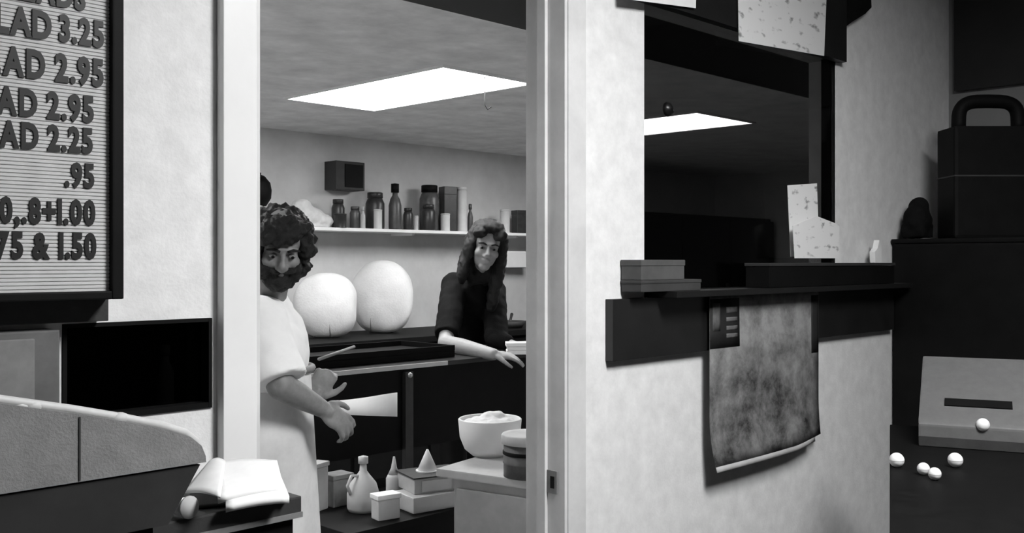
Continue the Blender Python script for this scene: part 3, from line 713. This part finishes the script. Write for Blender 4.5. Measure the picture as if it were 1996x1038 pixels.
# ================================================================== PEOPLE
def axes(fwd, up):
    y = Vector(fwd).normalized(); x = y.cross(Vector(up)).normalized(); z = x.cross(y).normalized()
    return Matrix((x, y, z)).transposed()
def add_head(bm, c, A, k=1.0):
    def w(*p): return Vector(c) + A @ (Vector(p)*k)
    def e(p, r): ball(bm, w(*p), tuple(q*k for q in r), A, 20)
    e((0, -.015, .03), (.076, .092, .088)); e((0, .022, -.035), (.060, .064, .078)); e((0, .058, -.095), (.030, .028, .024))
    e((0, .072, .024), (.052, .018, .013)); e((0, .015, -.075), (.052, .05, .035))
    tube(bm, [w(0, .082, .016), w(0, .094, -.008), w(0, .108, -.030)], [.007*k, .010*k, .015*k], 10); ball(bm, w(0, .100, -.033), .015*k, seg=10)
    for s in (-1, 1):
        e((s*.036, .058, -.028), (.026, .026, .024)); e((s*.078, -.006, -.008), (.011, .022, .033)); e((s*.014, .092, -.036), (.009, .012, .008))
    e((0, .083, -.059), (.026, .010, .007)); e((0, .081, -.071), (.022, .011, .008))
def face_parts(c, A, par, k=1.0, brow=True, cheeks=None):
    def w(*p): return Vector(c) + A @ (Vector(p)*k)
    for s in (-1, 1):
        bm = B(); ball(bm, w(s*.031, .0775, .002), (.0125*k, .009*k, .007*k), A, 12); e = new('eye', bm, M_GREY, par, True)
        bm = B(); ball(bm, w(s*.031, .0865, .002), (.0055*k, .003*k, .0055*k), A, 8); new('iris', bm, M_BLACK, e, True)
        bm = B(); tube(bm, [w(s*.012, .090, .022), w(s*.030, .090, .029), w(s*.052, .078, .022)], [.004*k, .005*k, .003*k], 8); new('eyebrow', bm, M_HAIR, par, True)
def add_hand(bm, wrist, dirv, back, thumb=1, curl=.35, k=1.0, spread=.10):
    """palm and five bent fingers; thumb leaves the side of the palm"""
    d = Vector(dirv).normalized(); n = Vector(back); n = (n - d*n.dot(d)).normalized(); s = d.cross(n)*thumb
    W = Vector(wrist)
    A = Matrix((s, d, n)).transposed()
    ball(bm, W + d*.048*k, (.040*k, .054*k, .016*k), A, 16); tube(bm, [W - d*.01, W + d*.03*k], [.026*k, .027*k], 12, True, .75)
    L = [.072, .080, .075, .060]
    for i in range(4):
        o = (.030 - i*.020)
        p = W + d*(.088 - abs(i-1.2)*.004)*k + s*o*k; dd = (d + s*spread*(1.3-i)).normalized(); pts = [p - dd*.012*k, p]; nn = n.copy(); seg = [.44, .32, .24]
        for q in seg:
            ax = dd.cross(nn).normalized(); R = Matrix.Rotation(-curl*(1+.12*i), 3, ax); dd = R @ dd; nn = R @ nn
            p = p + dd*L[i]*q*k; pts.append(p)
        limb(bm, pts, [.0095*k, .0095*k, .009*k, .0085*k, .0072*k], 8)
    p = W + d*.020*k + s*.030*k; td = (d*.75 + s*.75 - n*.25).normalized()
    limb(bm, [p, p + td*.034*k, p + td*.034*k + (td + d*.5 - n*.3).normalized()*.030*k, p + td*.034*k + (td + d*.9 - n*.5).normalized()*.052*k], [.014*k, .0115*k, .010*k, .008*k], 8)

# ---- man in white shirt and apron, just inside the doorway
DM = 3.15
mh = P(545, 478, 3.08)
man = empty('person', (P(495, 800, 3.2).x, P(495, 800, 3.2).y, 0), 0, 'person in white shirt and pale apron, both forearms bare, holding a white sheet', 'person')
MINV = Matrix.Translation(-Vector(man.location))
def mp(o):
    o.parent = man; o.matrix_parent_inverse = MINV; return o
A = axes(-FWD*.80 + RGT*.30 - UP*.45, UP + RGT*.05)
neck0 = P(515, 600, 3.22); pel = P(492, 850, 3.25); chest = P(503, 670, 3.2)
shR, shL = P(505, 628, 3.06), P(528, 612, 3.42)
elR, elL = P(548, 752, 3.00), P(556, 748, 3.46)
wrR, wrL = P(628, 796, 3.12), P(612, 772, 3.44)
legs = []
for px, d in ((487, 3.18), (492, 3.32)):
    hipp = P(px, 870, d); hipp.z = .90; kn = hipp + Vector((.03, .02, 0)); kn.z = .49; an = hipp + Vector((0, 0, 0)); an.z = .09; legs.append((hipp, kn, an))
bm = B()
add_head(bm, mh, A, .95)
limb(bm, [mh - A @ Vector((0, .02, .05)), neck0], [.055, .062])
limb(bm, [neck0, chest, pel], [.08, .135, .135], 18)
limb(bm, [shR, elR], [.055, .044]); limb(bm, [elR, elR.lerp(wrR, .4), wrR], [.043, .040, .028])
limb(bm, [shL, elL], [.055, .044]); limb(bm, [elL, elL.lerp(wrL, .4), wrL], [.043, .040, .030])
add_hand(bm, wrR, (P(672, 826, 3.15)-wrR), UP*.6 - FWD*.6, -1, .42, 1.02)
add_hand(bm, wrL, (P(634, 735, 3.46)-wrL), -FWD*.8+UP*.1+RGT*.3, 1, 1.15, 1.05, .03)
for hp, kn, an in legs: limb(bm, [hp, kn, an], [.085, .06, .042])
mp(fuse('body', bm, M_SKIN2, None, .0052, 3))
# hair, beard
def hairball(name, c, A, shapes, k, disp, ds, par_fn, voxel=.007, m=M_HAIR):
    bm = B()
    for p, r in shapes: ball(bm, Vector(c) + A @ (Vector(p)*k), tuple(q*k for q in r), A, 18)
    return par_fn(fuse(name, bm, m, None, voxel, 2, disp, ds))
hairball('hair', mh, A, [((0, -.045, .030), (.108, .092, .088)), ((0, .03, .085), (.088, .07, .036)), ((.080, .0, .01), (.034, .060, .070)), ((-.080, .0, .01), (.034, .060, .070)),
         ((.076, .01, -.05), (.028, .05, .05)), ((-.076, .01, -.05), (.028, .05, .05)), ((.02, .075, .068), (.065, .032, .026))], .95, .013, 44, mp, .006)
hairball('beard', mh, A, [((0, .050, -.095), (.054, .048, .034)), ((.050, .045, -.060), (.024, .045, .042)), ((-.050, .045, -.060), (.024, .045, .042)), ((0, .06, -.110), (.036, .034, .024)), ((0, .078, -.078), (.034, .022, .022)),
         ((.02, .088, -.047), (.024, .014, .010)), ((-.02, .088, -.047), (.024, .014, .010))], .95, .007, 60, mp, .005)
class _F: pass
def fp(c, A, fn, k):
    before = set(COL.objects); face_parts(c, A, None, k)
    for o in COL.objects:
        if o not in before and o.parent is None: fn(o)
fp(mh, A, mp, .95)
# shirt: torso and two wide half sleeves
bm = B()
limb(bm, [neck0 - UP*.03, chest, P(495, 765, 3.23)], [.10, .165, .165], 22)
limb(bm, [shR, shL], [.085, .085])
for a, e in ((shR, elR), (shL, elL)):
    tube(bm, [a, a.lerp(e, .5), a.lerp(e, .93)], [.082, .084, .086], 20); ball(bm, a, .084)
ball(bm, shR.lerp(elR, .55), (.085, .085, .10)); ball(bm, P(540, 690, 3.12), (.09, .09, .11))
mp(fuse('shirt', bm, M_SHIRT, None, .008, 5, .006, 9))
bm = B(); tube(bm, [neck0 + UP*.015, neck0 + UP*.05], [.085, .068], 20); mp(fuse('collar', bm, M_SHIRT, None, .006, 2))
# trousers, shoes
bm = B(); limb(bm, [pel + UP*.08, pel], [.13, .14], 20)
for hp, kn, an in legs: limb(bm, [hp, kn, an + UP*.02], [.085, .075, .065]); 
mp(fuse('trousers', bm, M_KNIT, None, .01, 4, .004, 12))
for hp, kn, an in legs:
    bm = B(); f = (RGT + FWD*.2).normalized(); ball(bm, Vector((an.x, an.y, .05)), (.05, .05, .05)); ball(bm, Vector((an.x, an.y, .038)) + f*.09, (.11, .045, .036), axes(f.cross(UP), UP)); bx(bm, an.x-.04, an.x+.04, an.y-.04, an.y+.04, .0, .04)
    mp(fuse('shoe', bm, M_BLACK, None, .006, 3))
# apron: a thick cloth wrapped round the front of hips and thighs
bm = B(); g = []; n, k = 26, 18; cpt = P(492, 850, 3.24); a0_ = math.atan2(RGT.y, RGT.x)
for lay in (0, 1):
    for j in range(k+1):
        v = j/k; z = 1.16 - v*.72
        for i in range(n+1):
            a = a0_ + (-2.4 + 3.7*i/n); rr = .185 + .035*v + .010*math.sin(i*1.1)*v - lay*.006
            g.append(bm.verts.new((cpt.x + rr*math.cos(a), cpt.y + rr*math.sin(a), z)))
N = (n+1)*(k+1); ix = lambda l, i, j: g[l*N+j*(n+1)+i]
for j in range(k):
    for i in range(n):
        bm.faces.new((ix(0,i,j), ix(0,i+1,j), ix(0,i+1,j+1), ix(0,i,j+1))); bm.faces.new((ix(1,i,j), ix(1,i,j+1), ix(1,i+1,j+1), ix(1,i+1,j)))
    for i in (0, n): bm.faces.new((ix(0,i,j), ix(1,i,j), ix(1,i,j+1), ix(0,i,j+1)))
for i in range(n):
    for j in (0, k): bm.faces.new((ix(0,i,j), ix(1,i,j), ix(1,i+1,j), ix(0,i+1,j)))
ap = mp(new('apron', bm, M_APRON, None, True))
bm = B(); tube(bm, [(cpt.x + .19*math.cos(a0_+t), cpt.y + .19*math.sin(a0_+t), 1.155) for t in [-2.4+3.7*i/20 for i in range(21)]], .012, 8)
mp(new('waist_tie', bm, M_GREY, None, True))

# white sheet he holds
cs_ = [P(640, 806, 3.30), P(779, 812, 3.62), P(779, 765, 3.62), P(640, 782, 3.30)]
o = empty('paper_sheet', cs_[0], 0, 'long white sheet of wrapping paper in the hand of the person in white', 'paper')
bm = B(); nn = (cs_[1]-cs_[0]).cross(cs_[3]-cs_[0]).normalized()*.0015; g = []
for s in (-1, 1):
    for j in range(2):
        for i in range(9):
            u = i/8; p = (cs_[0] if j == 0 else cs_[3]).lerp(cs_[1] if j == 0 else cs_[2], u) + nn*s + nn.normalized()*.012*math.sin(PI*u*1.5)
            g.append(bm.verts.new(p - cs_[0]))
ix = lambda s, i, j: g[s*18+j*9+i]
for i in range(8):
    bm.faces.new((ix(0,i,0), ix(0,i+1,0), ix(0,i+1,1), ix(0,i,1))); bm.faces.new((ix(1,i,0), ix(1,i,1), ix(1,i+1,1), ix(1,i+1,0)))
    for j in (0, 1): bm.faces.new((ix(0,i,j), ix(1,i,j), ix(1,i+1,j), ix(0,i+1,j)))
for i in (0, 8): bm.faces.new((ix(0,i,0), ix(0,i,1), ix(1,i,1), ix(1,i,0)))
new('sheet', bm, M_PAPER, o, True)

# ---- woman in black leaning over the work table
wh = P(948, 478, 5.18)
wo = empty('person', (P(890, 800, 5.75).x, P(890, 800, 5.75).y, 0), 0, 'person in black sweater leaning one bare forearm on the work table', 'person')
WINV = Matrix.Translation(-Vector(wo.location))
def wp(o): o.parent = wo; o.matrix_parent_inverse = WINV; return o
A = axes(-FWD*.9 + RGT*.12 - UP*.22, UP + RGT*.16)
neck0 = P(932, 545, 5.35); chest = P(915, 600, 5.45); pel = P(895, 755, 5.78)
s1, s2 = P(886, 556, 5.36), P(962, 566, 5.5)
e1, e2 = P(868, 668, 5.02), P(968, 662, 5.2)
w1, w2 = P(962, 690, 4.66), P(992, 668, 5.14)
bm = B(); add_head(bm, wh, A, 1.02)
limb(bm, [wh - A @ Vector((0, .02, .05)), neck0], [.048, .055]); limb(bm, [neck0, chest, pel], [.07, .115, .13], 18)
limb(bm, [s1, e1], [.045, .038]); limb(bm, [e1, e1.lerp(w1, .35), w1], [.040, .042, .028])
limb(bm, [s2, e2], [.045, .038]); limb(bm, [e2, e2.lerp(w2, .4), w2], [.038, .037, .025])
add_hand(bm, w1, RGT*.95+FWD*.15-UP*.12, UP-FWD*.3, 1, .25, .95); add_hand(bm, w2, RGT*.7-FWD*.5-UP*.1, UP, -1, .3, .95)
wlegs = []
for px, d in ((884, 5.72), (912, 5.84)):
    hp = P(px, 800, d); hp.z = .86; kn = hp.copy(); kn.z = .47; an = hp.copy(); an.z = .08; wlegs.append((hp, kn, an)); limb(bm, [hp, kn, an], [.085, .055, .04])
wp(fuse('body', bm, M_ARM, None, .0052, 3))
fp(wh, A, wp, 1.02)
hairball('hair', wh, A, [((0, -.03, .04), (.094, .090, .092)), ((0, .035, .105), (.07, .05, .028)), ((.080, -.005, -.02), (.030, .06, .10)), ((-.080, -.005, -.02), (.030, .06, .10)),
         ((.088, -.02, -.12), (.032, .06, .10)), ((-.085, -.02, -.14), (.036, .06, .14)), ((0, -.07, -.10), (.085, .05, .16)), ((-.085, -.01, -.24), (.032, .045, .10)), ((.05, .065, .07), (.035, .025, .03)), ((-.05, .065, .07), (.035, .025, .03))], 1.04, .009, 30, wp, .007)
bm = B(); limb(bm, [neck0 - UP*.03, chest, P(905, 690, 5.6), pel], [.09, .15, .14, .15], 22); limb(bm, [s1, s2], [.075, .07])
for a, e, f_ in ((s1, e1, .88), (s2, e2, 1.0)): tube(bm, [a, a.lerp(e, .5), a.lerp(e, f_)], [.068, .066, .062], 18); ball(bm, a, .07)
limb(bm, [e2, e2.lerp(w2, .75)], [.058, .045])
wp(fuse('sweater', bm, M_KNIT, None, .008, 4, .006, 14))
bm = B(); limb(bm, [pel + UP*.05, pel - UP*.1], [.15, .16], 20)
for hp, kn, an in wlegs: limb(bm, [hp, kn, an + UP*.02], [.10, .08, .07])
wp(fuse('trousers', bm, M_BLACK, None, .01, 4))
for hp, kn, an in wlegs:
    bm = B(); f = -FWD; ball(bm, Vector((an.x, an.y, .05)), .048); ball(bm, Vector((an.x, an.y, .038)) + f*.08, (.10, .042, .035), axes(f.cross(UP), UP)); bx(bm, an.x-.035, an.x+.035, an.y-.035, an.y+.035, 0, .04)
    wp(fuse('shoe', bm, M_BLACK, None, .006, 3))
